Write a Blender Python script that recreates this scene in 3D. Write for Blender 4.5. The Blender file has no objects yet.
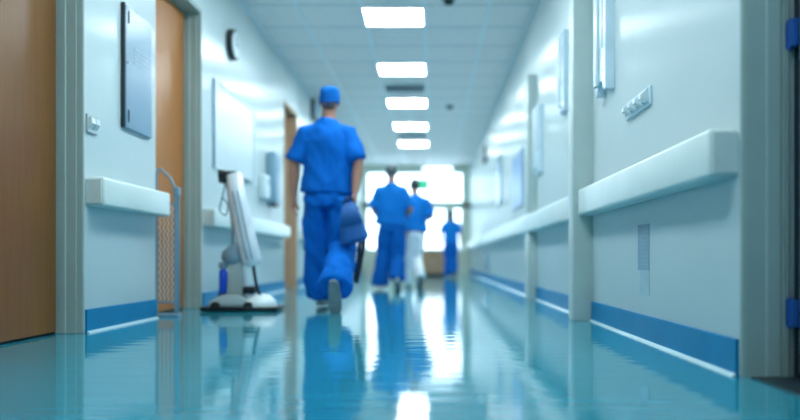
import bpy, bmesh, math, random
from mathutils import Vector, Matrix, noise

random.seed(7)
PI = math.pi
S = bpy.context.scene
C = S.collection

# ------------------------------------------------------------------ camera, world, exposure
F = 720.0                       # focal length in pixels of the 800 px wide frame
CAMH = 0.40
cam_d = bpy.data.cameras.new('camera')
cam = bpy.data.objects.new('camera', cam_d)
C.objects.link(cam)
cam.location = (0, 0, CAMH)
cam.rotation_euler = (PI / 2, 0, 0)
cam_d.sensor_fit = 'HORIZONTAL'
cam_d.sensor_width = 36.0
cam_d.lens = 36.0 * F / 800.0
cam_d.shift_x = -31.0 / 800.0
cam_d.shift_y = 49.0 / 800.0
cam_d.clip_start = 0.05
cam_d.dof.use_dof = True
cam_d.dof.focus_distance = 3.4
cam_d.dof.aperture_fstop = 0.75
S.camera = cam

W = bpy.data.worlds.new('daylight')
S.world = W
W.use_nodes = True
bg = W.node_tree.nodes['Background']
bg.inputs['Color'].default_value = (0.72, 0.89, 1.0, 1)
bg.inputs['Strength'].default_value = 5.0

S.view_settings.view_transform = 'Standard'
S.view_settings.look = 'None'
S.view_settings.gamma = 1.0
S.view_settings.use_curve_mapping = False
S.view_settings.exposure = 0.32
LAMP = 38.0                     # strength of the ceiling panels
LAMP_COL = (0.80, 0.94, 1.0, 1)

# ------------------------------------------------------------------ materials
def lin(h):
    v = [int(h[i:i + 2], 16) / 255 for i in (0, 2, 4)]
    return tuple(c / 12.92 if c <= 0.04045 else ((c + 0.055) / 1.055) ** 2.4 for c in v) + (1,)

def mat(name, col, rough=0.5, metal=0.0, spec=0.5, var=0.06, vscale=6.0, bump=0.0, bscale=40.0, stretch=(1, 1, 1), coat=0.0, bdist=0.01, aniso=0.0):
    m = bpy.data.materials.new(name)
    m.use_nodes = True
    nt = m.node_tree
    p = nt.nodes['Principled BSDF']
    c = lin(col) if isinstance(col, str) else col
    p.inputs['Roughness'].default_value = rough
    p.inputs['Metallic'].default_value = metal
    p.inputs['Specular IOR Level'].default_value = spec
    p.inputs['Coat Weight'].default_value = coat
    if aniso:                   # brushed-on gloss paint: highlights spread along the wall
        p.inputs['Anisotropic'].default_value = aniso
        tg = nt.nodes.new('ShaderNodeTangent')
        tg.direction_type = 'RADIAL'
        tg.axis = 'Z'
        nt.links.new(tg.outputs['Tangent'], p.inputs['Tangent'])
    p.inputs['Coat Roughness'].default_value = 0.08
    tc = nt.nodes.new('ShaderNodeTexCoord')
    mp = nt.nodes.new('ShaderNodeMapping')
    mp.inputs['Scale'].default_value = stretch
    nt.links.new(tc.outputs['Object'], mp.inputs['Vector'])
    n = nt.nodes.new('ShaderNodeTexNoise')
    n.inputs['Scale'].default_value = vscale
    n.inputs['Detail'].default_value = 4
    nt.links.new(mp.outputs['Vector'], n.inputs['Vector'])
    r = nt.nodes.new('ShaderNodeValToRGB')
    r.color_ramp.elements[0].position = 0.3
    r.color_ramp.elements[1].position = 0.7
    r.color_ramp.elements[0].color = tuple(x * (1 - var) for x in c[:3]) + (1,)
    r.color_ramp.elements[1].color = tuple(min(1, x * (1 + var)) for x in c[:3]) + (1,)
    nt.links.new(n.outputs['Fac'], r.inputs['Fac'])
    nt.links.new(r.outputs['Color'], p.inputs['Base Color'])
    if bump:
        n2 = nt.nodes.new('ShaderNodeTexNoise')
        n2.inputs['Scale'].default_value = bscale
        n2.inputs['Detail'].default_value = 2
        nt.links.new(mp.outputs['Vector'], n2.inputs['Vector'])
        b = nt.nodes.new('ShaderNodeBump')
        b.inputs['Strength'].default_value = bump
        b.inputs['Distance'].default_value = bdist
        nt.links.new(n2.outputs['Fac'], b.inputs['Height'])
        nt.links.new(b.outputs['Normal'], p.inputs['Normal'])
    return m

def emat(name, col, strength):
    m = bpy.data.materials.new(name)
    m.use_nodes = True
    nt = m.node_tree
    nt.nodes.remove(nt.nodes['Principled BSDF'])
    e = nt.nodes.new('ShaderNodeEmission')
    e.inputs['Color'].default_value = col
    e.inputs['Strength'].default_value = strength
    nt.links.new(e.outputs[0], nt.nodes['Material Output'].inputs['Surface'])
    return m

def glass_mat(name):
    m = bpy.data.materials.new(name)
    m.use_nodes = True
    nt = m.node_tree
    nt.nodes.remove(nt.nodes['Principled BSDF'])
    t = nt.nodes.new('ShaderNodeBsdfTransparent')
    t.inputs['Color'].default_value = (0.94, 0.98, 1.0, 1)
    g = nt.nodes.new('ShaderNodeBsdfGlossy')
    g.inputs['Roughness'].default_value = 0.02
    mx = nt.nodes.new('ShaderNodeMixShader')
    mx.inputs['Fac'].default_value = 0.06
    nt.links.new(t.outputs[0], mx.inputs[1])
    nt.links.new(g.outputs[0], mx.inputs[2])
    nt.links.new(mx.outputs[0], nt.nodes['Material Output'].inputs['Surface'])
    return m

M = {
    'wall': mat('gloss_wall_paint', 'c8d8da', 0.31, spec=1.0, var=0.02, vscale=2, bump=0.10, bscale=1.6, bdist=0.02, aniso=0.97),
    'endwall': mat('cream_paint', 'd8dccb', 0.5, var=0.03),
    'ceil': mat('ceiling_tile', 'e4dedc', 0.7, spec=0.25, var=0.05, vscale=30, bump=0.1, bscale=90, bdist=0.003),
    'crossbar': mat('ceiling_cross_bar', 'a6b5bd', 0.6, var=0.03),
    'tbar': mat('ceiling_bar', 'dbe4e8', 0.45, var=0.03),
    'floor': mat('resin_floor', '2a8b9e', 0.06, spec=1.0, var=0.07, vscale=2.2, bump=0.10, bscale=3.6, stretch=(0.6, 3.4, 1), bdist=0.013),
    'base': mat('blue_skirting', '0079a8', 0.45, spec=0.25, var=0.08),
    'cove': mat('white_cove', 'a9cad2', 0.3, var=0.03),
    'rail': mat('rail_vinyl', 'd3e2e0', 0.38, var=0.03),
    'jamb': mat('grey_frame_paint', '9fb4b0', 0.42, var=0.04, vscale=3),
    'pil': mat('pilaster_paint', 'b4c6c3', 0.4, var=0.03),
    'wood': mat('wood_veneer', '7f5226', 0.32, spec=0.3, var=0.09, vscale=5, stretch=(14, 14, 0.7), coat=0.12),
    'tan': mat('tan_veneer', 'ab8766', 0.35, var=0.08, vscale=5, stretch=(14, 14, 0.7)),
    'wood2': mat('orange_veneer', 'ad6f36', 0.36, spec=0.25, var=0.09, vscale=5, stretch=(14, 14, 0.7)),
    'woodf': mat('wood_frame', 'b99a7c', 0.4, var=0.14, vscale=5, stretch=(14, 14, 0.8)),
    'gap': mat('door_seal', '0b1a24', 0.6),
    'hinge': mat('blue_hinge', '0f4f9c', 0.4),
    'bluedoor': mat('blue_grey_door', '6f97aa', 0.4, var=0.05),
    'steel': mat('brushed_steel', 'a8b8c0', 0.28, metal=0.85, var=0.06, stretch=(1, 1, 12)),
    'panel': mat('glazed_board', '5d8aa4', 0.3, spec=0.5, var=0.04, vscale=3),
    'board': mat('white_board', 'bccdd2', 0.3, var=0.02),
    'dark': mat('dark_plastic', '16272e', 0.4),
    'black': mat('black_plastic', '0d1519', 0.35),
    'rubber': mat('rubber', '10181b', 0.6),
    'white': mat('white_plastic', 'd7e5e8', 0.3, var=0.03),
    'offw': mat('grey_plastic', 'a9b9ba', 0.38, var=0.05),
    'greyp': mat('blue_grey_plastic', '7b9db0', 0.35, var=0.05),
    'channel': mat('channel_metal', 'c9e0ec', 0.3, metal=0.0, var=0.05),
    'label': mat('grey_notice', '6f93a6', 0.45, var=0.12, vscale=20, stretch=(1, 1, 3)),
    'ltext': mat('notice_text', '7c9eae', 0.45),
    'label2': mat('pale_notice', '98b8c4', 0.45, var=0.06, vscale=20),
    'blueposter': mat('blue_poster', '4c86ba', 0.35, var=0.15, vscale=4),
    'bluep': mat('blue_liquid', '1450d8', 0.2, var=0.05),
    'silver': mat('silver_bag', 'e9f2fc', 0.25, metal=0.1, var=0.08, bump=0.4, bscale=9, stretch=(6, 1, 1)),
    'scrub': mat('blue_scrubs', '0669c8', 0.8, spec=0.12, var=0.07, vscale=9, bump=0.25, bscale=16),
    'scrub2': mat('mid_blue_scrubs', '1274c8', 0.8, spec=0.12, var=0.07, vscale=9, bump=0.2, bscale=16),
    'trous2': mat('navy_blue_trousers', '085cae', 0.8, spec=0.12, var=0.07, vscale=9, bump=0.2, bscale=16),
    'whitet': mat('white_trousers', 'f0f6fc', 0.7, spec=0.3, var=0.04, vscale=9, bump=0.2, bscale=16),
    'cap': mat('blue_cap', '0662b4', 0.8, spec=0.12, var=0.1, vscale=14, bump=0.3, bscale=30),
    'skin': mat('skin', 'b98570', 0.5, var=0.06, vscale=12),
    'hair': mat('dark_hair', '26282b', 0.55, var=0.2, vscale=60, bump=0.4, bscale=90),
    'hairb': mat('brown_hair', '6a5346', 0.55, var=0.2, vscale=60, bump=0.4, bscale=90),
    'hairg': mat('greying_hair', '4d565c', 0.55, var=0.2, vscale=60, bump=0.4, bscale=90),
    'shoe': mat('grey_shoe', 'a7b6ba', 0.5, var=0.06),
    'sole': mat('shoe_sole', '7f9196', 0.6, var=0.1, vscale=30, bump=0.4, bscale=60),
    'dshoe': mat('dark_shoe', '2b3b40', 0.5),
    'bag': mat('navy_bag', '0a5ca4', 0.6, var=0.12, vscale=10, bump=0.3, bscale=30),
    'bagt': mat('dark_strap', '10223f', 0.6),
    'desk': mat('desk_wood', '9a7f62', 0.4, var=0.12, vscale=5, stretch=(1, 1, 10)),
    'eyew': mat('eye_white', 'd8d8d4', 0.2),
    'glass': glass_mat('window_glass'),
    'lamp': emat('lamp_diffuser', LAMP_COL, LAMP),
    'exit': emat('exit_green', (0.08, 0.62, 0.38, 1), 1.0),
}

# ------------------------------------------------------------------ mesh helpers
class MB:
    """collects shapes into one bmesh"""
    def __init__(self):
        self.bm = bmesh.new()

    def box(self, x0, x1, y0, y1, z0, z1, bev=0.0, seg=2, mx=None):
        b = bmesh.new()
        bmesh.ops.create_cube(b, size=1.0)
        for v in b.verts:
            v.co = Vector((x0 + (v.co.x + .5) * (x1 - x0), y0 + (v.co.y + .5) * (y1 - y0), z0 + (v.co.z + .5) * (z1 - z0)))
        if bev:
            bmesh.ops.bevel(b, geom=b.edges[:], offset=bev, segments=seg, affect='EDGES', profile=0.5)
        if mx is not None:
            b.transform(mx)
        self._merge(b)
        return self

    def _merge(self, b):
        me = bpy.data.meshes.new('tmp')
        b.to_mesh(me)
        b.free()
        self.bm.from_mesh(me)
        bpy.data.meshes.remove(me)

    def prism(self, poly, axis, a, b_, bev=0.0):
        """poly: 2D points in the two other axes; extruded along axis from a to b_"""
        b = bmesh.new()
        def P(u, v, w):
            return {'x': (w, u, v), 'y': (u, w, v), 'z': (u, v, w)}[axis]
        lo = [b.verts.new(P(u, v, a)) for u, v in poly]
        hi = [b.verts.new(P(u, v, b_)) for u, v in poly]
        n = len(poly)
        b.faces.new(lo)
        b.faces.new(hi)
        for i in range(n):
            b.faces.new((lo[i], lo[(i + 1) % n], hi[(i + 1) % n], hi[i]))
        bmesh.ops.recalc_face_normals(b, faces=b.faces[:])
        if bev:
            bmesh.ops.bevel(b, geom=b.edges[:], offset=bev, segments=2, affect='EDGES', profile=0.5)
        self._merge(b)
        return self

    def loft(self, pts, rad, side=(1, 0, 0), n=16, cap=0.6):
        b = bmesh.new()
        pts = [Vector(p) for p in pts]
        rad = [(r, r) if not isinstance(r, (tuple, list)) else r for r in rad]
        rings = []
        k = len(pts)
        sd = Vector(side)
        fr = []                 # frames carried along the path, so rings never flip
        for i in range(k):
            t = (pts[min(i + 1, k - 1)] - pts[max(i - 1, 0)]).normalized()
            q = sd - t * sd.dot(t)
            if q.length < 0.15:
                q = Vector((0, 1, 0)) - t * t.y
            sd = q.normalized()
            fr.append((t, sd.copy(), t.cross(sd)))
        def frame(i):
            return fr[i]
        def ring(c, s, d, rs, rd):
            return [b.verts.new(c + s * (math.cos(2 * PI * j / n) * rs) + d * (math.sin(2 * PI * j / n) * rd)) for j in range(n)]
        for i in range(k):
            t, s, d = frame(i)
            rs, rd = rad[i]
            m = min(rs, rd) * cap
            if i == 0 and cap:
                rings.append(ring(pts[0] - t * m * 0.75, s, d, rs * 0.66, rd * 0.66))
            rings.append(ring(pts[i], s, d, rs, rd))
            if i == k - 1 and cap:
                rings.append(ring(pts[i] + t * m * 0.75, s, d, rs * 0.66, rd * 0.66))
        for a, c in zip(rings, rings[1:]):
            for j in range(n):
                b.faces.new((a[j], a[(j + 1) % n], c[(j + 1) % n], c[j]))
        t0 = frame(0)[0]; t1 = frame(k - 1)[0]
        for rg, tt, rr in ((rings[0], -t0, rad[0]), (rings[-1], t1, rad[-1])):
            c = sum((v.co for v in rg), Vector()) / n + tt * (min(rr) * cap * 0.25)
            cv = b.verts.new(c)
            for j in range(n):
                b.faces.new((rg[j], rg[(j + 1) % n], cv))
        bmesh.ops.recalc_face_normals(b, faces=b.faces[:])
        self._merge(b)
        return self

    def tube(self, pts, r, n=10, smooth=0):
        pts = [Vector(p) for p in pts]
        if smooth:
            q = []
            for i in range(len(pts) - 1):
                p0, p1, p2, p3 = pts[max(i - 1, 0)], pts[i], pts[i + 1], pts[min(i + 2, len(pts) - 1)]
                for s in range(smooth):
                    t = s / smooth
                    q.append(0.5 * ((2 * p1) + (p2 - p0) * t + (2 * p0 - 5 * p1 + 4 * p2 - p3) * t * t + (3 * p1 - p0 - 3 * p2 + p3) * t ** 3))
            pts = q + [pts[-1]]
        return self.loft(pts, [r] * len(pts), side=(0.31, 0.22, 0.92), n=n, cap=0.5)

    def cyl(self, c, r, h, axis='z', n=24, r2=None, bev=0.0):
        b = bmesh.new()
        bmesh.ops.create_cone(b, cap_ends=True, segments=n, radius1=r, radius2=r if r2 is None else r2, depth=h)
        if bev:
            es = [e for e in b.edges if len(e.link_faces) == 2 and any(len(f.verts) > 4 for f in e.link_faces)]
            bmesh.ops.bevel(b, geom=es, offset=bev, segments=2, affect='EDGES', profile=0.5)
        R = {'z': Matrix(), 'x': Matrix.Rotation(PI / 2, 4, 'Y'), 'y': Matrix.Rotation(-PI / 2, 4, 'X')}[axis]
        b.transform(Matrix.Translation(c) @ R)
        self._merge(b)
        return self

    def ell(self, c, r, rot=None, n=18):
        b = bmesh.new()
        bmesh.ops.create_uvsphere(b, u_segments=n, v_segments=n // 2 + 2, radius=1.0)
        m = Matrix.Translation(c) @ (rot.to_4x4() if rot is not None else Matrix()) @ Matrix.Diagonal((*r, 1))
        b.transform(m)
        self._merge(b)
        return self

    def build(self, name, m, parent=None, smooth=None, loc=None):
        me = bpy.data.meshes.new(name)
        self.bm.to_mesh(me)
        self.bm.free()
        me.materials.append(m)
        if smooth is not None:
            for p in me.polygons:
                p.use_smooth = True
            if smooth < 3:
                me.set_sharp_from_angle(angle=smooth)
        o = bpy.data.objects.new(name, me)
        C.objects.link(o)
        if parent is not None:
            o.parent = parent
        if loc is not None:
            o.location = loc
        return o

def remeshed(mb, name, m, parent, voxel, cloth=0.0, iters=3, wave=6.0):
    """fuse the overlapping lofts into one continuous surface"""
    t = mb.build('tmp_body', m)
    md = t.modifiers.new('r', 'REMESH')
    md.mode = 'VOXEL'
    md.voxel_size = voxel
    sm = t.modifiers.new('s', 'SMOOTH')
    sm.factor = 0.5
    sm.iterations = iters
    dg = bpy.context.evaluated_depsgraph_get()
    me = bpy.data.meshes.new_from_object(t.evaluated_get(dg))
    old = t.data
    bpy.data.objects.remove(t)
    bpy.data.meshes.remove(old)
    me.name = name
    if cloth:
        ns = [v.normal.copy() for v in me.vertices]
        for v, nn in zip(me.vertices, ns):
            p = v.co
            q = Vector((p.x * wave + p.z * wave * 0.5, p.y * wave, p.z * wave * 0.7 - abs(p.x) * wave * 0.6))
            d = noise.noise(q) * 0.65 + noise.noise(q * 2.3) * 0.35
            v.co = p + nn * (cloth * (d + .28))
    if not me.materials:
        me.materials.append(m)
    for p in me.polygons:
        p.use_smooth = True
    o = bpy.data.objects.new(name, me)
    C.objects.link(o)
    o.parent = parent
    return o

def tag(o, label, cat, group=None, kind=None):
    o['label'] = label
    o['category'] = cat
    if group:
        o['group'] = group
    if kind:
        o['kind'] = kind
    return o

def struct(o):
    o['kind'] = 'structure'
    return o

def thing(name, label, cat, loc, group=None, rz=0.0):
    o = bpy.data.objects.new(name, None)
    o.empty_display_size = 0.1
    C.objects.link(o)
    o.location = loc
    o.rotation_euler = (0, 0, rz)
    return tag(o, label, cat, group)

def copy_tree(o, parent=None):
    c = o.copy()
    C.objects.link(c)
    if parent is not None:
        c.parent = parent
    for ch in list(o.children):
        copy_tree(ch, c)
    return c

# ------------------------------------------------------------------ the room
XL, XR, H = -1.86, 1.044, 2.92
Y0, Y1 = -2.2, 19.3
TH = 0.34
HD = 2.42                       # head of the door openings

struct(MB().box(XL - 1.0, XR + 1.0, Y0 - .3, Y1 + 2.5, -0.12, 0.0).build('floor', M['floor']))
struct(MB().box(XL - 1.0, XR + 1.0, Y0 - .3, Y1 + .5, H, H + 0.12).build('ceiling', M['ceil']))
# ceiling grid of raised bars
g = MB()
GX0, GPX, GY0, GPY = -0.697, 0.637, 7.137, 0.687
gx = [GX0 + GPX * k for k in range(-1, 3)]
for x in gx:
    g.box(x - .016, x + .016, Y0, Y1, H - .012, H)
struct(g.build('trim_1', M['tbar']))
g = MB()
k = math.ceil((Y0 - GY0) / GPY)
while GY0 + GPY * k < Y1:
    y = GY0 + GPY * k
    g.box(XL, XR, y - .009, y + .009, H - .003, H)
    k += 1
struct(g.build('trim_20', M['crossbar']))
# perimeter angle where walls meet the ceiling
struct(MB().box(XL, XL + .03, Y0, Y1, H - .02, H).box(XR - .03, XR, Y0, Y1, H - .02, H).build('trim_2', M['tbar']))

L_DOORS = [(2.72, 3.86), (4.87, 5.84), (9.11, 10.02)]
R_DOORS = [(1.36, 2.43)]
R_BACK = 0.19

def wall(name, xf, xb, doors, m):
    w = MB()
    x0, x1 = min(xf, xb), max(xf, xb)
    y = Y0
    for a, b in doors:
        w.box(x0, x1, y, a, 0, H, 0.008)
        w.box(x0, x1, a, b, HD, H)
        y = b
    w.box(x0, x1, y, Y1, 0, H, 0.008)
    return struct(w.build(name, m, smooth=0.6))

wall('wall_left', XL, XL - TH, L_DOORS, M['wall'])
wall('wall_right', XR, XR + TH, R_DOORS, M['wall'])
struct(MB().box(XL - TH, XR + TH, Y0 - .2, Y0, 0, H).build('wall_back', M['wall']))

# end wall with glazing
EW = [(-1.74, -1.10), (-1.00, -0.34), (-0.24, 0.42), (0.57, 0.84)]
w = MB()
e0, e1 = Y1, Y1 + .2
w.box(XL - TH, XR + TH, e0, e1, 0, 0.64)
w.box(XL - TH, XR + TH, e0, e1, 1.77, 1.91)
w.box(XL - TH, -1.74, e0, e1, .64, H)
w.box(.86, XR + TH, e0, e1, .64, H)
w.box(-1.74, -.24, e0, e1, 2.73, H)
w.box(.60, .86, e0, e1, 2.73, H)
for a, b in zip(EW, EW[1:]):
    w.box(a[1], b[0], e0, e1, .64, 1.77)
w.box(.84, .86, e0, e1, .64, 1.77)
struct(w.build('wall_end', M['endwall']))

def window(i, x0, x1, z0, z1):
    f = MB()
    t = .035
    ya, yb = e0 + .03, e0 + .10
    f.box(x0, x0 + t, ya, yb, z0, z1).box(x1 - t, x1, ya, yb, z0, z1)
    f.box(x0 + t, x1 - t, ya, yb, z0, z0 + t).box(x0 + t, x1 - t, ya, yb, z1 - t, z1)
    o = struct(f.build('window_%d' % i, M['white']))
    MB().box(x0 + t, x1 - t, e0 + .055, e0 + .065, z0 + t, z1 - t).build('pane', M['glass'], o)
    return o

for i, (a, b) in enumerate(EW):
    window(i + 1, a, b, .64, 1.77)
window(5, -1.74, .86, 1.91, 2.73)
window(6, -.24, .60, 2.73, H - .02)  # upper pane stands in for a lobby ceiling light beyond the glass

# ------------------------------------------------------------------ door frames and doors
def door_left(i, a, b, leaf_mat, frame_mat, rec=0.135):
    """opening a..b in the left wall, leaf set back; the far jamb shows its stepped face"""
    root = struct(bpy.data.objects.new('door_%d' % i, None))
    C.objects.link(root)
    root.location = (XL, a, 0)
    fr = MB()
    def jamb(y, s):
        # stepped profile in plan (x, y); s = +1: material towards +y
        pts = [(.012, 0), (.012, .07 * s), (0.0, .07 * s), (0.0, .02 * s)]
        prof = [(-.001, .004), (-.001, .02), (-.2, .02), (-.2, -.012), (-.095, -.012), (-.095, -.006), (-.04, -.006), (-.04, -.003), (-.012, -.003), (-.004, -.002)]
        fr.prism([(px, (y - a) + s * py) for px, py in prof], 'z', 0, HD + .06, 0.003)
    jamb(b, 1)
    jamb(a, -1)
    fr.box(-.2, -.004, -.01, b - a + .01, HD - .03, HD + .004)
    fr.build('door_frame', frame_mat, root)
    g_ = .012
    d = MB().box(-rec - .045, -rec, g_ + .013, b - a - g_ - .016, .012, HD - .035, .003)
    leaf = d.build('door_leaf', leaf_mat, root)
    MB().box(-rec - .04, -rec - .012, .0, b - a, 0.001, HD - .02).build('door_seal', M['gap'], root)  # near-black sheet behind the leaf darkens the gap around it
    hd = MB()
    hd.cyl((-rec + .012, .12, 1.02), .024, .02, 'x')
    hd.tube([(-rec + .02, .12, 1.02), (-rec + .05, .12, 1.02), (-rec + .055, .15, 1.02), (-rec + .055, .24, 1.02)], .009, smooth=4)
    hd.build('door_handle', M['steel'], leaf, smooth=0.7)
    return root

door_left(1, *L_DOORS[0], M['wood'], M['jamb'])
door_left(2, *L_DOORS[1], M['wood2'], M['jamb'])
door_left(3, *L_DOORS[2], M['tan'], M['woodf'])
# a backing behind each recess keeps it closed
def recess_back(x0, x1, a, b):
    return MB().box(x0, x1, a - .1, b + .1, 0, H)
t = MB()
for a, b in L_DOORS:
    t.box(XL - TH - .06, XL - TH, a - .1, b + .1, 0, H)
for a, b in R_DOORS:
    t.box(XR + TH, XR + TH + .06, a - .1, b + .1, 0, H)
struct(t.build('wall_recess', M['gap']))

def door_right(i, a, b, leaf_mat, gap):
    root = struct(bpy.data.objects.new('door_%d' % i, None))
    C.objects.link(root)
    root.location = (XR, a, 0)
    L_ = b - a
    fr = MB()
    prof = [(.001, 0.004), (.001, .02), (.205, .02), (.205, .012), (.158, .012), (.158, -.012), (.151, -.012), (.151, -.004), (.147, -.004), (.147, -.012), (.137, -.012), (.137, -.004), (.132, -.004), (.132, -.012), (.085, -.012), (.085, -.004), (.02, -.004), (.006, -.002)]
    fr.prism([(px, L_ + py) for px, py in prof], 'z', 0, HD + .06, 0.002)
    fr.prism([(px, -py) for px, py in prof], 'z', 0, HD + .06, 0.002)
    fr.box(0, .205, -.02, L_ + .02, HD - .03, HD + .002)
    fr.build('door_frame', M['jamb'], root)
    leaf = MB().box(.174, .218, .02, L_ - gap, .02, HD - .04, .003).build('door_leaf', leaf_mat, root)
    MB().box(.180, .214, 0, L_, 0.001, HD - .02).build('door_seal', M['gap'], root)  # near-black sheet across the opening, visible beside the leaf as the gap
    MB().box(.03, .20, 0, L_ - .014, 0, .005, .001).build('threshold', M['dark'], root)
    for z in (.22, 1.15, 2.1):
        h = MB()
        h.box(.150, .168, L_ - gap - .012, L_ - .004, z - .045, z + .045, .003)
        h.cyl((.156, L_ - gap * .5, z), .009, .1, 'z', n=12)
        h.build('hinge', M['hinge'], root)
    hd = MB()
    hd.cyl((.168, .1, 1.02), .024, .02, 'x')
    hd.tube([(.165, .1, 1.02), (.13, .1, 1.02), (.125, .13, 1.02), (.125, .22, 1.02)], .009, smooth=4)
    hd.build('door_handle', M['steel'], leaf, smooth=0.7)
    return root

door_right(4, *R_DOORS[0], M['bluedoor'], .05)

# pilasters on the right wall
PIL = [(4.64, 4.80), (7.09, 7.26)]
for i, (a, b) in enumerate(PIL):
    pb = MB()
    if i == 0:
        pb.box(.917, XR + .02, a, b, 0, H, .006)
    else:                       # this one is notched where the bumper rail runs past it
        pb.box(.95, XR + .02, a, b, 0, .655, .006).box(.95, XR + .02, a, b, .858, 2.22, .006)
    struct(pb.build('trim_%d' % (i + 3), M['pil'], smooth=0.6))

# ------------------------------------------------------------------ skirtings
def skirt(name, x, s, runs):
    b = MB()
    for a, c in runs:
        x0, x1 = sorted((x - s * .002, x + s * .012))
        b.box(x0, x1, a, c, 0.0, .128, .002)
    o = struct(b.build(name, M['base']))
    q = MB()
    for a, c in runs:
        q.prism([(x + s * .012, 0.0), (x + s * .028, 0.0), (x + s * .012, .012)], 'y', a, c)
    q.build('cove_strip', M['cove'], o)
    return o

skirt('baseboard_left', XL, 1, [(-2.2, 2.71), (3.87, 4.86), (5.85, 9.1), (10.03, 19.3)])
skirt('baseboard_right', XR, -1, [(-2.2, 1.35), (2.44, 4.64), (4.80, 7.09), (7.26, 19.3)])

# ------------------------------------------------------------------ handrails
def handrail(x, s, a, b, z0, z1, label, near=True, far=True, dep=.1):
    """bumper rail: deep board with softened edges and sloping end returns"""
    root = thing('handrail', label, 'handrail', (x, a, z0), 'wall bumper handrails')
    L_, hh = b - a, z1 - z0
    r = MB()
    d = dep * s
    ends = (.02 if near else 0, .02 if far else 0)
    t = .006
    r.box(min(0, d), max(0, d), t, L_ - t, 0, hh, .016, 3)
    r.build('rail_board', M['rail'], root, smooth=0.6)
    for a_, b_ in ((0, t), (L_ - t, L_)):
        MB().box(min(.002 * s, d - .014 * s), max(.002 * s, d - .014 * s), a_, b_, .014, hh - .014, .002).build('end_cap', M['rail'], root)
    return root

handrail(XL, 1, 3.872, 4.872, .685, .845, 'white bumper rail on the wall between the two wooden doors on the left')
handrail(XL, 1, 5.86, 9.02, .665, .81, 'white bumper rail on the left wall behind the floor cleaning machine')
handrail(XL, 1, 10.15, 19.2, .665, .81, 'white bumper rail on the left wall beyond the far wooden door frame')
handrail(XR, -1, 2.442, 4.64, .678, .845, 'white bumper rail on the right wall beside the nearest door frame, above the grey notice')
handrail(XR, -1, 4.803, 13.7, .668, .835, 'long white bumper rail on the right wall running past the second, shorter pilaster')
handrail(XR, -1, 13.76, 19.2, .668, .835, 'white bumper rail on the right wall at the far end by the glazing')

# ------------------------------------------------------------------ ceiling lights and ceiling fittings
ORD = ['fourth', 'third', 'second']
def ceiling_light(y, label):
    root = thing('ceiling_light', label, 'ceiling light', (-.385, y, H), 'square ceiling panels in a row')
    f = MB()
    a, c_, t = .314, .27, .016
    f.box(-a, a, -c_, -c_ + t, -.014, 0).box(-a, a, c_ - t, c_, -.014, 0)
    f.box(-a, -a + t, -c_ + t, c_ - t, -.014, 0).box(a - t, a, -c_ + t, c_ - t, -.014, 0)
    f.build('light_frame', M['tbar'], root)
    MB().box(-a + t, a - t, -c_ + t, c_ - t, -.011, -.002, .002).build('diffuser', M['lamp'], root)
    return root

proto = ceiling_light(7.48, 'glowing square ceiling light panel nearest the camera, largest in the row')
LY = [(9.54, 'glowing ceiling light panel second in the row, just before the ceiling vent'),
      (11.60, 'glowing ceiling light panel third in the row, just past the ceiling vent'),
      (13.66, 'glowing ceiling light panel fourth in the row'),
      (15.72, 'glowing ceiling light panel fifth in the row, farthest down the corridor'),
      (5.42, 'ceiling light panel above the frame, the one before the largest visible panel'),
      (3.36, 'ceiling light panel above the nearest bumper rails, out of the frame'),  # unseen panel added to brighten the jambs near the camera
      (1.30, 'ceiling light panel almost straight above the camera')]  # unseen panel, added for more light from the camera side
for y, lb in LY:
    c = copy_tree(proto)
    c.location.y = y
    c['label'] = lb

def ceiling_vent(y, label):
    root = thing('ceiling_vent', label, 'vent', (-.385, y, H), 'ceiling air vents')
    f = MB()
    a, b, t = .31, .22, .025
    f.box(-a, a, -b, -b + t, -.016, 0).box(-a, a, b - t, b, -.016, 0).box(-a, -a + t, -b, b, -.016, 0).box(a - t, a, -b, b, -.016, 0)
    f.build('vent_frame', M['offw'], root)
    MB().box(-a + t, a - t, -b + t, b - t, -.003, -.001).build('vent_back', M['offw'], root)
    s = MB()
    for k in range(7):
        yy = -b + t + .03 + k * .056
        s.box(-a + t, a - t, -.022, .022, -.002, .002, mx=Matrix.Translation((0, yy, -.009)) @ Matrix.Rotation(.5, 4, 'X'))
    s.build('louvre', M['crossbar'], root)
    return root
ceiling_vent(10.60, 'grey louvred ceiling vent between the second and third light panels')
ceiling_vent(14.70, 'grey louvred ceiling vent between the fourth and fifth light panels')

def smoke(x, y, label):
    r = thing('smoke_detector', label, 'smoke detector', (x, y, H))
    MB().cyl((0, 0, -.008), .07, .016, bev=.003).build('mounting_plate', M['greyp'], r, smooth=.6)
    MB().cyl((0, 0, -.034), .042, .04, r2=.055, bev=.006).build('sensor_head', M['dark'], r, smooth=.6)
smoke(.17, 6.98, 'round smoke detector on the ceiling right of the largest light panel')
smoke(.30, 11.85, 'small dark ceiling detector right of the third light panel')

def wall_sign(x, s, y, z0, z1, w_, label):
    r = thing('wall_sign', label, 'sign', (x, y, z0))
    d = .055
    MB().box(min(0, s * d), max(0, s * d), 0, w_, 0, z1 - z0, .006).build('sign_box', M['dark'], r)
    MB().box(min(s * d, s * (d + .004)), max(s * d, s * (d + .004)), .03, w_ - .03, .03, z1 - z0 - .03).build('sign_face', M['greyp'], r)
wall_sign(XL, 1, 11.1, 2.58, 2.88, .34, 'dark sign box high on the left wall past the wooden door frame')
wall_sign(XR, -1, 13.5, 2.22, 2.52, .3, 'dark sign box high on the right wall far down the corridor')

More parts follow.
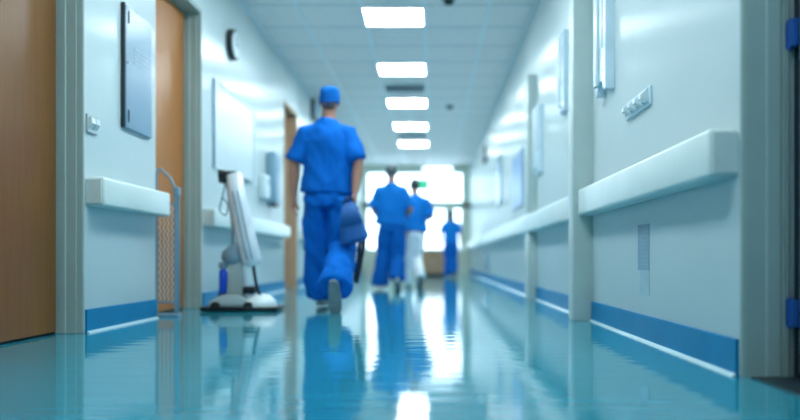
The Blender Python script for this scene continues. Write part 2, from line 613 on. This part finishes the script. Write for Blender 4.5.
# exit sign hanging before the end glazing
r = thing('exit_sign', 'green lit exit sign hanging in front of the end window transom', 'sign', (-.27, 17.5, H))
for q in (-.14, .14):
    MB().cyl((q, 0, -.29), .008, .58, n=10).build('hanging_rod', M['steel'], r)
MB().box(-.22, .22, -.03, .03, -.84, -.58, .008).build('sign_case', M['white'], r)
MB().box(-.21, .21, -.034, -.03, -.83, -.59).build('sign_face', M['exit'], r)

# ------------------------------------------------------------------ left wall fittings
r = thing('notice_board', 'tall grey glazed board with dark left edge above the left bumper rail', 'board', (XL, 4.32, 1.19))
MB().box(0, .018, .006, .42, 0, .75, .003).build('board_case', M['greyp'], r)
MB().box(0, .026, -.006, .006, 0, .752, .002).build('hinge_edge', M['dark'], r)
MB().box(.018, .024, .016, .417, .005, .745, .002).build('board_face', M['panel'], r)
for z in (.04, .64):
    MB().box(.024, .03, .045, .055, z, z + .075, .002).build('hinge', M['dark'], r)
s = MB()
for k in range(4):
    s.box(.0235, .0255, .13, .36, .42 + k * .028, .43 + k * .028)
s.build('slot_lines', M['greyp'], r)
MB().cyl((.026, .04, .40), .008, .008, 'x', n=12).build('screw', M['steel'], r)

r = thing('switch_plate', 'small white double rocker switch plate low on wall left of the glazed board', 'light switch', (XL, 3.874, 1.085))
MB().box(0, .012, 0, .12, 0, .1, .004).build('plate', M['offw'], r)
for k in range(2):
    MB().prism([(.012, .02), (.034, .05), (.03, .08), (.012, .084)], 'y', 0.010 + k * .053, .055 + k * .053, .002).build('rocker', M['white'], r)

r = thing('wall_clock', 'round black rimmed clock high on the left wall', 'clock', (XL, 6.66, 2.38))
MB().cyl((.028, 0, 0), .14, .056, 'x', n=40, bev=.008).build('clock_case', M['dark'], r, smooth=.6)
MB().cyl((.058, 0, 0), .118, .006, 'x', n=40).build('dial', M['white'], r)
MB().box(.061, .064, -.004, .004, -.01, .075).build('hour_hand', M['black'], r)
MB().box(.064, .066, -.004, .095, -.004, .004).build('minute_hand', M['black'], r)

r = thing('whiteboard', 'large glossy white board on the left wall below the clock', 'whiteboard', (XL, 6.14, 1.18))
f = MB()
f.box(0, .02, 0, .015, 0, .76).box(0, .02, 1.385, 1.4, 0, .76).box(0, .02, .015, 1.385, 0, .012).box(0, .02, .015, 1.385, .748, .76)
f.build('board_frame', M['white'], r)
MB().box(0, .022, -.012, 0, 0, .76).build('edge_strip', M['greyp'], r)
MB().box(0, .012, .015, 1.385, .012, .748).build('writing_surface', M['board'], r)
MB().box(.012, .06, .3, 1.1, -.004, .012, .003).build('pen_tray', M['offw'], r)

r = thing('soap_dispenser', 'white soap dispenser on left wall just left of the blue grey towel dispenser', 'dispenser', (XL, 7.78, 1.04))
MB().box(0, .09, 0, .15, .02, .28, .02, 3).build('housing', M['white'], r, smooth=.7)
MB().box(.02, .075, .03, .12, 0, .03, .008).build('push_lever', M['greyp'], r)
MB().box(.088, .094, .04, .11, .16, .24, .002).build('level_window', M['offw'], r)
r = thing('towel_dispenser', 'tall blue grey paper towel dispenser on the left wall before the wooden door', 'dispenser', (XL, 8.12, 1.0))
MB().box(0, .11, 0, .28, .03, .62, .025, 3).build('housing', M['greyp'], r, smooth=.7)
MB().box(.02, .095, .03, .25, 0, .035, .006).build('towel_slot', M['dark'], r)
MB().box(.108, .114, .05, .23, .38, .56, .003).build('cover_window', M['panel'], r)

# folded wire mesh rack beside the wooden door
r = thing('wire_rack', 'folded grey wire mesh rack standing at the wall end beside the second wooden door', 'rack', (-1.885, 5.0, 0))
fr = MB()
fr.tube([(.112, 0, .03), (.112, 0, .55), (.11, 0, .8), (.095, 0, .92), (.05, 0, .985), (-.02, 0, .99), (-.02, 0, .5), (-.02, 0, .03)], .009, smooth=5)
fr.tube([(.12, .03, .03), (.12, .03, .86), (.115, .03, .88)], .012)
fr.tube([(-.02, 0, .78), (.112, 0, .78)], .007).tube([(-.02, 0, .1), (.112, 0, .1)], .007)
fr.build('rack_frame', M['greyp'], r, smooth=.8)
ms = MB()
for k in range(4):
    x0 = .004 + k * .028
    pts = [(x0 + (.008 if j % 2 else -.008), .0, .1 + j * .026) for j in range(27)]
    ms.tube(pts, .0035, n=6)
ms.build('wire_mesh', M['white'], r)
MB().box(-.03, .14, -.03, .05, 0.0, .022, .004).build('foot', M['greyp'], r)
MB().box(.1, .135, -.012, .045, .84, .9, .006).build('latch', M['greyp'], r)

# floor cleaning machine
cx, cy = -1.47, 5.62
r = thing('floor_cleaner', 'upright floor cleaning machine with silver bag standing by the left wall', 'cleaning machine', (cx, cy, 0))
MB().box(-.285, .30, -.17, .17, .004, .035, .012).build('bumper_skirt', M['black'], r, smooth=.7)
hb = MB()
hb.prism([(-.235, .035), (.06, .035), (.06, .10), (-.02, .125), (-.13, .125), (-.205, .085), (-.235, .06)], 'y', -.14, .14, .014)
hb.build('motor_housing', M['offw'], r, smooth=.6)
dm = MB()
dm.ell((.14, -.02, .035), (.13, .13, .10))
dm.build('brush_cover', M['white'], r, smooth=4)
MB().box(.02, .115, -.1, .02, .13, .19, .015).build('motor_cap', M['black'], r, smooth=.7)
MB().cyl((.08, -.15, .04), .035, .03, 'y', bev=.005).build('wheel', M['rubber'], r, smooth=.6)
MB().cyl((-.17, -.15, .04), .035, .03, 'y', bev=.005).build('wheel', M['rubber'], r, smooth=.6)
co = MB()
co.prism([(-.115, .11), (.03, .11), (.015, .41), (-.09, .41)], 'y', -.06, .06, .012)
co.build('column', M['offw'], r, smooth=.6)
tk = MB()
tk.loft([(-.065, 0, .39), (-.06, 0, .44), (-.05, 0, .49)], [(.10, .085), (.098, .08), (.06, .055)], n=24)
tk.build('tank', M['greyp'], r, smooth=4)
bt = MB().loft([(-.145, -.02, .125), (-.145, -.02, .30), (-.145, -.02, .325)], [.033, .033, .018], n=18)
bo = bt.build('solution_bottle', M['bluep'], r, smooth=4)
MB().cyl((-.145, -.02, .35), .034, .05, bev=.006).build('bottle_cap', M['greyp'], bo, smooth=.6)
MB().cyl((-.145, -.02, .12), .038, .03, bev=.006).build('bottle_collar', M['dark'], bo, smooth=.6)
bgm = MB()
pts = [(-.045, -.09, 1.05), (-.02, -.10, .92), (.015, -.10, .75), (.055, -.10, .56), (.09, -.09, .40), (.098, -.085, .36)]
bgm.loft(pts, [(.055, .02), (.070, .036), (.072, .046), (.074, .05), (.075, .042), (.066, .03)], n=24)
bgo = bgm.build('dust_bag', M['silver'], r, smooth=4)
for dx in (-.02, .02):
    MB().tube([(p[0] + dx, p[1] - .046, p[2]) for p in pts[1:5]], .006, n=8, smooth=4).build('bag_seam', M['greyp'], bgo, smooth=4)
pl = MB().tube([(-.06, -.02, .42), (-.075, -.035, .75), (-.115, -.05, 1.05)], .014, smooth=4)
pl.build('handle_pole', M['steel'], r, smooth=4)
hh = MB()
hh.box(-.165, -.105, -.10, .02, .985, 1.085, .018, 3)
hh.box(-.12, -.03, -.085, -.02, 1.04, 1.08, .012)
ho = hh.build('handle_head', M['black'], r, smooth=.7)
MB().tube([(-.135, -.11, 1.06), (-.135, -.15, 1.07), (-.135, -.15, 1.02), (-.135, -.11, 1.0)], .012, smooth=4).build('grip', M['rubber'], ho, smooth=4)
MB().tube([(.105, -.085, .37), (.11, -.08, .30), (.125, -.07, .2), (.155, -.06, .11), (.19, -.05, .06)], .013, smooth=5).build('hose', M['dark'], r, smooth=4)
MB().tube([(-.12, -.05, .98), (-.15, -.05, .85), (-.165, -.05, .78), (-.12, -.05, .74), (-.1, -.05, .82), (-.14, -.05, .87)], .006, n=8, smooth=5).build('power_cord', M['greyp'], r, smooth=4)

# ------------------------------------------------------------------ right wall fittings
def channel(y0, y1, z0, z1, dep, label):
    r = thing('wall_dispenser', label, 'dispenser', (XR, y0, z0), 'tall channel dispensers')
    L_, hh = y1 - y0, z1 - z0
    n = 10
    R_ = L_ * .30
    poly = [(0, hh), (0, -.0)]
    poly += [(L_ * .5 - R_, 0)]
    poly += [(L_ * .5 - R_ * math.cos(PI * k / n), R_ * .9 * math.sin(PI * k / n)) for k in range(1, n)]
    poly += [(L_ * .5 + R_, 0), (L_, 0), (L_, hh)]
    MB().prism(poly, 'x', -dep, 0, .004).build('channel_body', M['channel'], r)
    MB().box(-dep - .016, -dep, L_ * .62, L_ * .92, .05, hh - .02, .006, 3).build('front_tube', M['white'], r, smooth=.6)
    MB().box(-dep - .002, -dep + .001, L_ * .25, L_ * .32, hh * .32, hh - .01).build('slot', M['dark'], r)
    MB().cyl((-dep - .002, L_ * .3, hh * .16), .009, .006, 'x', n=12).build('screw', M['steel'], r)
    return r
channel(4.09, 4.34, 1.37, 2.15, .055, 'tall pale metal channel dispenser with notched bottom left of the hook strip')
channel(5.42, 5.62, 1.52, 2.13, .05, 'slim pale metal channel dispenser between the first and second pilasters')
channel(6.72, 6.94, 1.21, 1.85, .05, 'pale channel dispenser just before the second pilaster on the right wall')

r = thing('coat_hook_strip', 'silver strip with four angled hooks on the right wall above the bumper rail', 'hook strip', (XR, 3.395, 1.132))
MB().box(-.012, 0, 0, .42, 0, .09, .004).build('back_plate', M['channel'], r)
for k in range(4):
    y = .02 + k * .1
    h = MB().prism([(-.012, .012), (-.05, .03), (-.05, .05), (-.012, .088)], 'y', y, y + .045, .003)
    h.build('hook', M['white'], r)
    MB().prism([(-.010, .02), (-.022, .02), (-.022, .072), (-.010, .072)], 'y', y + .046, y + .082, .001).build('hook_recess', M['greyp'], r)

r = thing('wall_notice', 'narrow grey printed notice low on the right wall under the bumper rail', 'notice', (XR, 3.44, .225))
MB().box(-.003, 0, 0, .185, .12, .345).build('notice_sheet', M['label'], r)
MB().box(-.0025, 0, .0, .15, 0, .12).build('lower_sheet', M['label2'], r)
q = MB()
for k in range(9):
    q.box(-.0036, -.0028, .02, .165 - (k % 3) * .025, .145 + k * .02, .151 + k * .02)
q.build('text_lines', M['ltext'], r)

# far notice boards on the right wall
def poster(y0, y1, z0, z1, m, label):
    r = thing('wall_poster', label, 'poster', (XR, y0, z0))
    MB().box(-.02, 0, 0, y1 - y0, 0, z1 - z0, .003).build('poster_frame', M['greyp'], r)
    MB().box(-.024, -.02, .03, y1 - y0 - .03, .03, z1 - z0 - .03).build('poster_sheet', m, r)
poster(8.05, 9.05, 1.0, 1.66, M['blueposter'], 'blue framed poster on the right wall just past the shorter pilaster')
poster(10.6, 11.4, 1.2, 1.95, M['panel'], 'glazed poster farther along the right wall past the blue poster')
tag(MB().box(XR - .03, XR, 12.9, 13.5, .2, .52, .004).build('wall_panel', M['greyp']), 'blue grey panel low on the right wall under the far bumper rail', 'panel')

# brown reception desk at the end
r = thing('reception_desk', 'low brown wooden cabinet in front of the end window', 'cabinet', (0.07, 17.0, 0))
MB().box(-.29, .27, 0, .5, .05, .56, .004).build('cabinet_body', M['desk'], r)
MB().box(-.31, .29, -.02, .52, .56, .595, .005).build('worktop', M['desk'], r)
MB().box(-.27, .25, .03, .48, 0, .05).build('plinth', M['dark'], r)
for s in (0, 1):
    d = MB().box(-.28 + s * .275, -.015 + s * .275, -.014, 0, .07, .54, .003).build('door', M['desk'], r)
    MB().tube([(-.04 + s * .05, -.03, .25), (-.04 + s * .05, -.03, .38)], .006).build('handle', M['steel'], d)

# ------------------------------------------------------------------ people
def hand(mb, w, d, side, curl, s=1.0, palm_n=(1, 0, 0)):
    """palm and five bent fingers; w wrist, d direction of the hand, side = thumb side, palm_n = direction the palm faces"""
    w = Vector(w); d = Vector(d).normalized()
    pn = Vector(palm_n); pn = (pn - d * pn.dot(d)).normalized()
    sd = Vector(side); sd = (sd - d * sd.dot(d) - pn * sd.dot(pn)).normalized()
    mb.loft([w - d * .02 * s, w + d * .03 * s, w + d * .07 * s, w + d * .092 * s],
            [(.024 * s, .020 * s), (.034 * s, .019 * s), (.041 * s, .017 * s), (.038 * s, .014 * s)], side=sd)
    for k, (off, ln) in enumerate(((.030, .074), (.010, .082), (-.010, .077), (-.029, .060))):
        p = w + d * .088 * s + sd * off * s
        pts = [p - d * .02 * s, p]
        ang = 0
        for j in range(3):
            ang += curl * (1.0 if j else .8) + k * .04
            dd = d * math.cos(ang) + pn * math.sin(ang)
            p = p + dd * ln * s * (.42, .32, .26)[j]
            pts.append(p)
        mb.loft(pts, [.010 * s, .0105 * s, .0095 * s, .0085 * s, .007 * s], side=sd, n=10)
    p = w + d * .03 * s + sd * .03 * s
    q1 = p + (d * .55 + sd * .55 + pn * .3) * .045 * s
    q2 = q1 + (d * .85 + sd * .1 + pn * .4) * .036 * s
    q3 = q2 + (d * .9 - sd * .15 + pn * .35) * .026 * s
    mb.loft([p - sd * .015 * s, p, q1, q2, q3], [.014 * s, .014 * s, .012 * s, .010 * s, .008 * s], side=pn, n=10)

def person(label, loc, H_, P, mats, rz=0.0, voxel=.008, hair='short', cap=None):
    """one continuous body with scrubs, shoes, hair; faces +y; P holds joint positions of a 1.776 m figure"""
    s = H_ / 1.776
    root = thing('person', label, 'person', loc, 'hospital staff walking away', rz)
    V = lambda *a: Vector(a) * s
    def sv(p):
        return Vector(p) * s
    def sr(r):
        return tuple(x * s for x in r) if isinstance(r, (tuple, list)) else r * s
    def lf(mb, pts, rad, **k):
        mb.loft([sv(p) for p in pts], [sr(r) for r in rad], **k)
    hx, tilt = P.get('head', (.010, 0.0))
    b = MB()
    # torso, neck
    lf(b, [(0, 0, .86), (0, 0, .95), (0, -.005, 1.08), (0, -.01, 1.22), (0, -.02, 1.36), (0, -.02, 1.44), (0, -.015, 1.49)],
       [(.15, .105), (.155, .105), (.14, .095), (.15, .10), (.165, .098), (.13, .075), (.07, .06)])
    lf(b, [(0, -.02, 1.44), (hx * .4, -.012, 1.51), (hx, .005, 1.60)], [.064, .056, .056])
    # head
    hw = P.get('hips', 1.0)
    hc = (hx, .018, 1.668)
    b.ell(sv(hc), sr((.072, .092, .108)))
    b.ell(sv((hx, .052, 1.605)), sr((.052, .052, .055)))
    b.ell(sv((hx, .085, 1.585)), sr((.026, .022, .022)))
    lf(b, [(hx, .100, 1.685), (hx, .113, 1.655), (hx, .122, 1.638)], [.011, .013, .016], n=10)
    b.ell(sv((hx, .096, 1.605)), sr((.026, .012, .007)))
    b.ell(sv((hx, .094, 1.594)), sr((.022, .011, .007)))
    b.ell(sv((hx, .092, 1.695)), sr((.055, .016, .010)))
    for q in (-1, 1):
        b.ell(sv((hx + q * .074, .008, 1.655)), sr((.010, .022, .033)), Matrix.Rotation(-q * .35, 3, 'Z'))
    # arms and hands
    for q, nm in ((-1, 'L'), (1, 'R')):
        el, wr = P['elbow' + nm], P['wrist' + nm]
        sh = (q * .175, -.015, 1.405)
        mid = tuple((a + c) / 2 for a, c in zip(el, wr))
        m2 = tuple(a * .65 + c * .35 for a, c in zip(el, wr))
        lf(b, [(q * .12, -.015, 1.41), sh, tuple((a + c) / 2 for a, c in zip(sh, el)), el, m2, wr],
           [.056, .056, .047, .041, .042, .027])
        hand(b, sv(wr), P['hdir' + nm], P.get('thumb' + nm, (0, 1, 0)), P.get('curl' + nm, .35), s, P.get('palm' + nm, (-q, 0, 0)))
    # legs
    for q, nm in ((-1, 'L'), (1, 'R')):
        kn, an, fd = P['knee' + nm], P['ankle' + nm], Vector(P['foot' + nm])
        hp = (q * .085, 0, .90)
        calf = tuple(a * .68 + c * .32 for a, c in zip(kn, an))
        calf = (calf[0], calf[1] - .015, calf[2])
        lf(b, [hp, tuple((a + c) / 2 for a, c in zip(hp, kn)), kn, calf, an], [.085, .07, .052, .053, .036])
        a_ = Vector(an)
        lf(b, [a_, a_ + fd * .05 + Vector((0, 0, -.04)) * .5, a_ + fd * .12 + Vector(P['foff' + nm]) * .5], [.034, .036, .03])
    body = remeshed(b, 'body', mats['skin'], root, voxel * .8 * s, iters=2)
    for q in (-1, 1):
        MB().ell(sv((hx + q * .031, .094, 1.668)), sr((.014, .011, .008)), n=12).build('eye', M['eyew'], root, smooth=4)
    # scrub top
    t = MB()
    wd = P.get('girth', 1.0)
    lf(t, [(-.01, .0, .925), (-.008, 0, .96), (0, -.005, 1.06), (0, -.01, 1.2), (0, -.018, 1.33), (0, -.02, 1.42), (0, -.018, 1.475), (.002, -.015, 1.505)],
       [(.215 * wd, .150), (.212 * wd, .148), (.195 * wd, .138), (.19 * wd, .134), (.19, .124), (.165, .10), (.105, .082), (.07, .066)], n=24, cap=.15)
    for q, nm in ((-1, 'L'), (1, 'R')):
        el = P['elbow' + nm]
        sh = Vector((q * .165, -.015, 1.395))
        e = Vector(el)
        c = sh.lerp(e, .86)
        lf(t, [(q * .09, -.015, 1.405), tuple(sh), tuple(sh.lerp(e, .45)), tuple(c)], [(.08, .075), (.076, .08), (.074, .08), (.083, .088)], cap=.1)
    remeshed(t, 'scrub_top', mats['top'], root, voxel * 1.15 * s, cloth=.022 * s, iters=3)
    # trousers
    t = MB()
    lf(t, [(0, 0, .955), (0, 0, .89), (0, 0, .82)], [(.165 * hw, .12), (.182 * hw, .132), (.19 * hw, .13)], n=24, cap=.3)
    for q, nm in ((-1, 'L'), (1, 'R')):
        kn, an = Vector(P['knee' + nm]), Vector(P['ankle' + nm])
        hp = Vector((q * .09 * hw, 0, .88))
        hem = an + (an - kn).normalized() * P.get('hem' + nm, .03)
        fl = P.get('flare', 1.0)
        low = kn.lerp(hem, .6)
        lf(t, [tuple(hp), tuple(hp.lerp(kn, .5)), tuple(kn), tuple(low), tuple(hem)],
           [(.10 * hw, .12), (.10 * hw, .11), (.092 * fl, .098), (.10 * fl, .106), (.112 * fl, .105)], n=20, cap=.1)
    remeshed(t, 'scrub_trousers', mats['trousers'], root, voxel * 1.15 * s, cloth=.034 * s, iters=3, wave=7.0)
    # shoes
    for q, nm in ((-1, 'L'), (1, 'R')):
        an, fd = Vector(P['ankle' + nm]), Vector(P['foot' + nm]).normalized()
        up = Vector(P.get('fup' + nm, (0, 0, 1)))
        up = (up - fd * up.dot(fd)).normalized()
        sd_ = fd.cross(up)
        o = an - up * .085      # sole point under the ankle
        sh = MB()
        def A(u, v):
            return tuple(o + fd * u + up * v)
        lf(sh, [A(-.065, .05), A(-.04, .055), A(.02, .058), A(.09, .045), A(.155, .034), A(.195, .03)],
           [(.03, .034), (.04, .048), (.042, .052), (.047, .040), (.046, .029), (.03, .02)], side=sd_)
        lf(sh, [A(-.01, .05), A(-.012, .11)], [(.042, .052), (.04, .046)], side=fd)
        so = remeshed(sh, 'shoe', mats['shoe'], root, .007 * s, iters=2)
        sl = MB()
        outl = [(-.085, .0), (-.075, .03), (-.03, .04), (.04, .040), (.10, .05), (.16, .048), (.205, .025), (.215, 0)]
        outl = outl + [(u, -v) for u, v in outl[-2:0:-1]]
        bm = sl.bm
        lo = [bm.verts.new(sv(o + fd * u + sd_ * v)) for u, v in outl]
        hi = [bm.verts.new(sv(o + fd * u + sd_ * v + up * .026)) for u, v in outl]
        bm.faces.new(lo); bm.faces.new(hi)
        for i in range(len(lo)):
            j = (i + 1) % len(lo)
            bm.faces.new((lo[i], lo[j], hi[j], hi[i]))
        bmesh.ops.recalc_face_normals(bm, faces=bm.faces[:])
        sl.build('sole', mats['sole'], so)
    # hair and cap
    h = MB()
    if hair == 'long':
        h.ell(sv((hx, -.005, 1.685)), sr((.10, .112, .112)))
        lf(h, [(hx, -.05, 1.68), (hx, -.06, 1.58), (hx, -.065, 1.48), (hx, -.07, 1.40)], [(.088, .06), (.09, .05), (.085, .042), (.06, .025)])
        remeshed(h, 'hair', mats['hair'], root, .009 * s, cloth=.006 * s, iters=2, wave=40)
    elif hair == 'short':
        h.ell(sv((hx, .0, 1.69)), sr((.078, .094, .095)))
        lf(h, [(hx, -.052, 1.66), (hx, -.058, 1.615)], [(.055, .03), (.046, .018)])
        remeshed(h, 'hair', mats['hair'], root, .008 * s, cloth=.006 * s, iters=2, wave=40)
    else:
        lf(h, [(hx, -.055, 1.64), (hx, -.052, 1.595)], [(.056, .03), (.048, .02)])
        remeshed(h, 'hair', mats['hair'], root, .008 * s, cloth=.005 * s, iters=2, wave=40)
    if cap:
        c = MB()
        lf(c, [(hx, .012, 1.645), (hx, .012, 1.69), (hx, .006, 1.74), (hx, .0, 1.766)], [(.079, .099), (.083, .103), (.077, .095), (.064, .08)], n=24, cap=.25)
        co_ = remeshed(c, 'surgical_cap', mats['cap'], root, .007 * s, cloth=.006 * s, iters=3, wave=16)
        bb = MB()
        lf(bb, [(hx, .012, 1.642), (hx, .012, 1.662)], [(.084, .104), (.085, .105)], n=24, cap=.1)
        bb.build('cap_band', mats['cap'], co_, smooth=4)
        tt = MB()
        tt.tube([V(hx, -.095, 1.655), V(hx - .02, -.105, 1.63), V(hx - .025, -.10, 1.60)], .006 * s, n=8, smooth=3)
        tt.tube([V(hx, -.095, 1.655), V(hx + .022, -.105, 1.632), V(hx + .028, -.10, 1.605)], .006 * s, n=8, smooth=3)
        tt.build('cap_tie', mats['cap'], co_, smooth=4)
    return root

# lead figure
PA = dict(
    head=(.012, 0),
    elbowL=(-.262, -.01, 1.15), wristL=(-.282, .02, .905), hdirL=(-.02, .05, -1), curlL=.28,
    elbowR=(.25, -.06, 1.15), wristR=(.228, -.10, .925), hdirR=(-.06, -.1, -1), curlR=.85,
    kneeL=(-.105, .10, .50), ankleL=(-.085, .215, .10), footL=(0, 1, -.02), foffL=(0, 0, -.06), hemL=.0,
    kneeR=(.115, .02, .49), ankleR=(.112, -.40, .20), footR=(.0, .42, -.9), fupR=(0, .9, .42), foffR=(0, 0, 0), hemR=.02,
    flare=1.1)
sk = {'skin': M['skin'], 'top': M['scrub'], 'trousers': M['scrub'], 'shoe': M['shoe'], 'sole': M['sole'], 'hair': M['hairb'], 'cap': M['cap']}
person('person in bright blue scrubs and cap nearest the camera, striding away holding a navy bag', (-.823, 5.75, 0), 1.776, PA, sk, voxel=.009, hair='cap', cap=True)

# bag held in the right hand
bx, by = -.823 + .195, 5.75 - .165
r = thing('shoulder_bag', 'navy shoulder bag hanging from the right hand of the nearest person', 'bag', (bx, by, .78))
bb = MB()
bb.loft([(-.01, -.02, .05), (.005, -.02, -.04), (.02, -.02, -.15), (.04, -.02, -.23), (.045, -.02, -.245)],
        [(.045, .03), (.075, .045), (.10, .06), (.112, .062), (.105, .055)], n=20, cap=.2)
bag = remeshed(bb, 'bag_body', M['bag'], r, .008, cloth=.010, iters=3, wave=9)
fl = MB()
fl.loft([(-.008, -.066, .04), (.005, -.072, -.04), (.02, -.082, -.12)], [(.045, .006), (.072, .006), (.088, .006)], n=16, cap=.2)
fl.build('flap', M['bag'], bag, smooth=4)
MB().tube([(-.05, -.02, .04), (-.03, -.02, .08), (0, -.0, .10), (.02, -.02, .085), (.03, -.02, .03)], .010, smooth=5).build('handle', M['bagt'], r, smooth=4)
MB().tube([(.05, .0, .02), (.07, .03, -.1), (.10, .05, -.24), (.08, .06, -.40), (.055, .06, -.52), (.045, .06, -.56), (.035, .05, -.52), (.06, .045, -.38), (.075, .03, -.22)], .014, smooth=5).build('strap', M['bagt'], r, smooth=4)

# second figure
PB = dict(
    head=(-.0, 0), girth=1.08,
    elbowL=(-.255, -.01, 1.13), wristL=(-.20, .22, 1.04), hdirL=(.4, .9, .0), curlL=.5, thumbL=(0, 0, 1), palmL=(1, 0, 0),
    elbowR=(.275, -.03, 1.13), wristR=(.20, .22, 1.06), hdirR=(-.4, .9, .0), curlR=.5, thumbR=(0, 0, 1), palmR=(-1, 0, 0),
    kneeL=(-.115, .06, .50), ankleL=(-.16, .06, .11), footL=(-.1, 1, -.02), foffL=(0, 0, -.06), hemL=.045,
    kneeR=(.095, .03, .49), ankleR=(.09, -.17, .15), footR=(.05, .82, -.5), fupR=(0, .5, .82), foffR=(0, 0, 0), hemR=.0,
    flare=1.05)
sb = dict(sk, top=M['scrub2'], trousers=M['trous2'], hair=M['hairg'], shoe=M['shoe'])
person('bareheaded person in mid blue scrubs walking away beside a colleague in white trousers', (-.52, 9.45, 0), 1.64, PB, sb, voxel=.012)
# third figure
PC = dict(
    head=(-.015, 0), girth=.98,
    elbowL=(-.24, .0, 1.13), wristL=(-.12, .2, 1.05), hdirL=(.5, .8, .1), curlL=.4, thumbL=(0, 0, 1), palmL=(1, 0, 0),
    elbowR=(.275, -.03, 1.15), wristR=(.19, .2, 1.12), hdirR=(-.5, .8, .1), curlR=.4, thumbR=(0, 0, 1), palmR=(-1, 0, 0),
    kneeL=(-.09, .09, .50), ankleL=(-.085, .14, .10), footL=(0, 1, -.02), foffL=(0, 0, -.06), hemL=.04,
    kneeR=(.05, .03, .49), ankleR=(.04, -.18, .16), footR=(.0, .8, -.55), fupR=(0, .55, .8), foffR=(0, 0, 0), hemR=.0,
    flare=.68, hips=.8)
sc_ = dict(sk, top=M['scrub2'], trousers=M['whitet'], hair=M['hair'], shoe=M['dshoe'])
person('person with blue scrub top and white trousers walking away, partly behind a colleague', (-.222, 10.25, 0), 1.54, PC, sc_, rz=.25, voxel=.012)
# far figure
PD = dict(
    head=(-.0, 0), girth=.95,
    elbowL=(-.25, .0, 1.15), wristL=(-.26, .05, .92), hdirL=(0, .1, -1), curlL=.3,
    elbowR=(.25, .0, 1.15), wristR=(.26, .05, .92), hdirR=(0, .1, -1), curlR=.3,
    kneeL=(-.085, .07, .50), ankleL=(-.08, .08, .10), footL=(0, 1, -.02), foffL=(0, 0, -.06), hemL=.04,
    kneeR=(.085, .03, .49), ankleR=(.08, -.12, .13), footR=(.0, .88, -.4), fupR=(0, .4, .88), foffR=(0, 0, 0), hemR=.0,
    flare=.95)
sd_m = dict(sk, top=M['scrub2'], trousers=M['trous2'], hair=M['hairg'], shoe=M['dshoe'])
person('small distant person in blue scrubs at the far end beside the brown cabinet', (.43, 15.5, 0), 1.45, PD, sd_m, voxel=.016, hair='long')
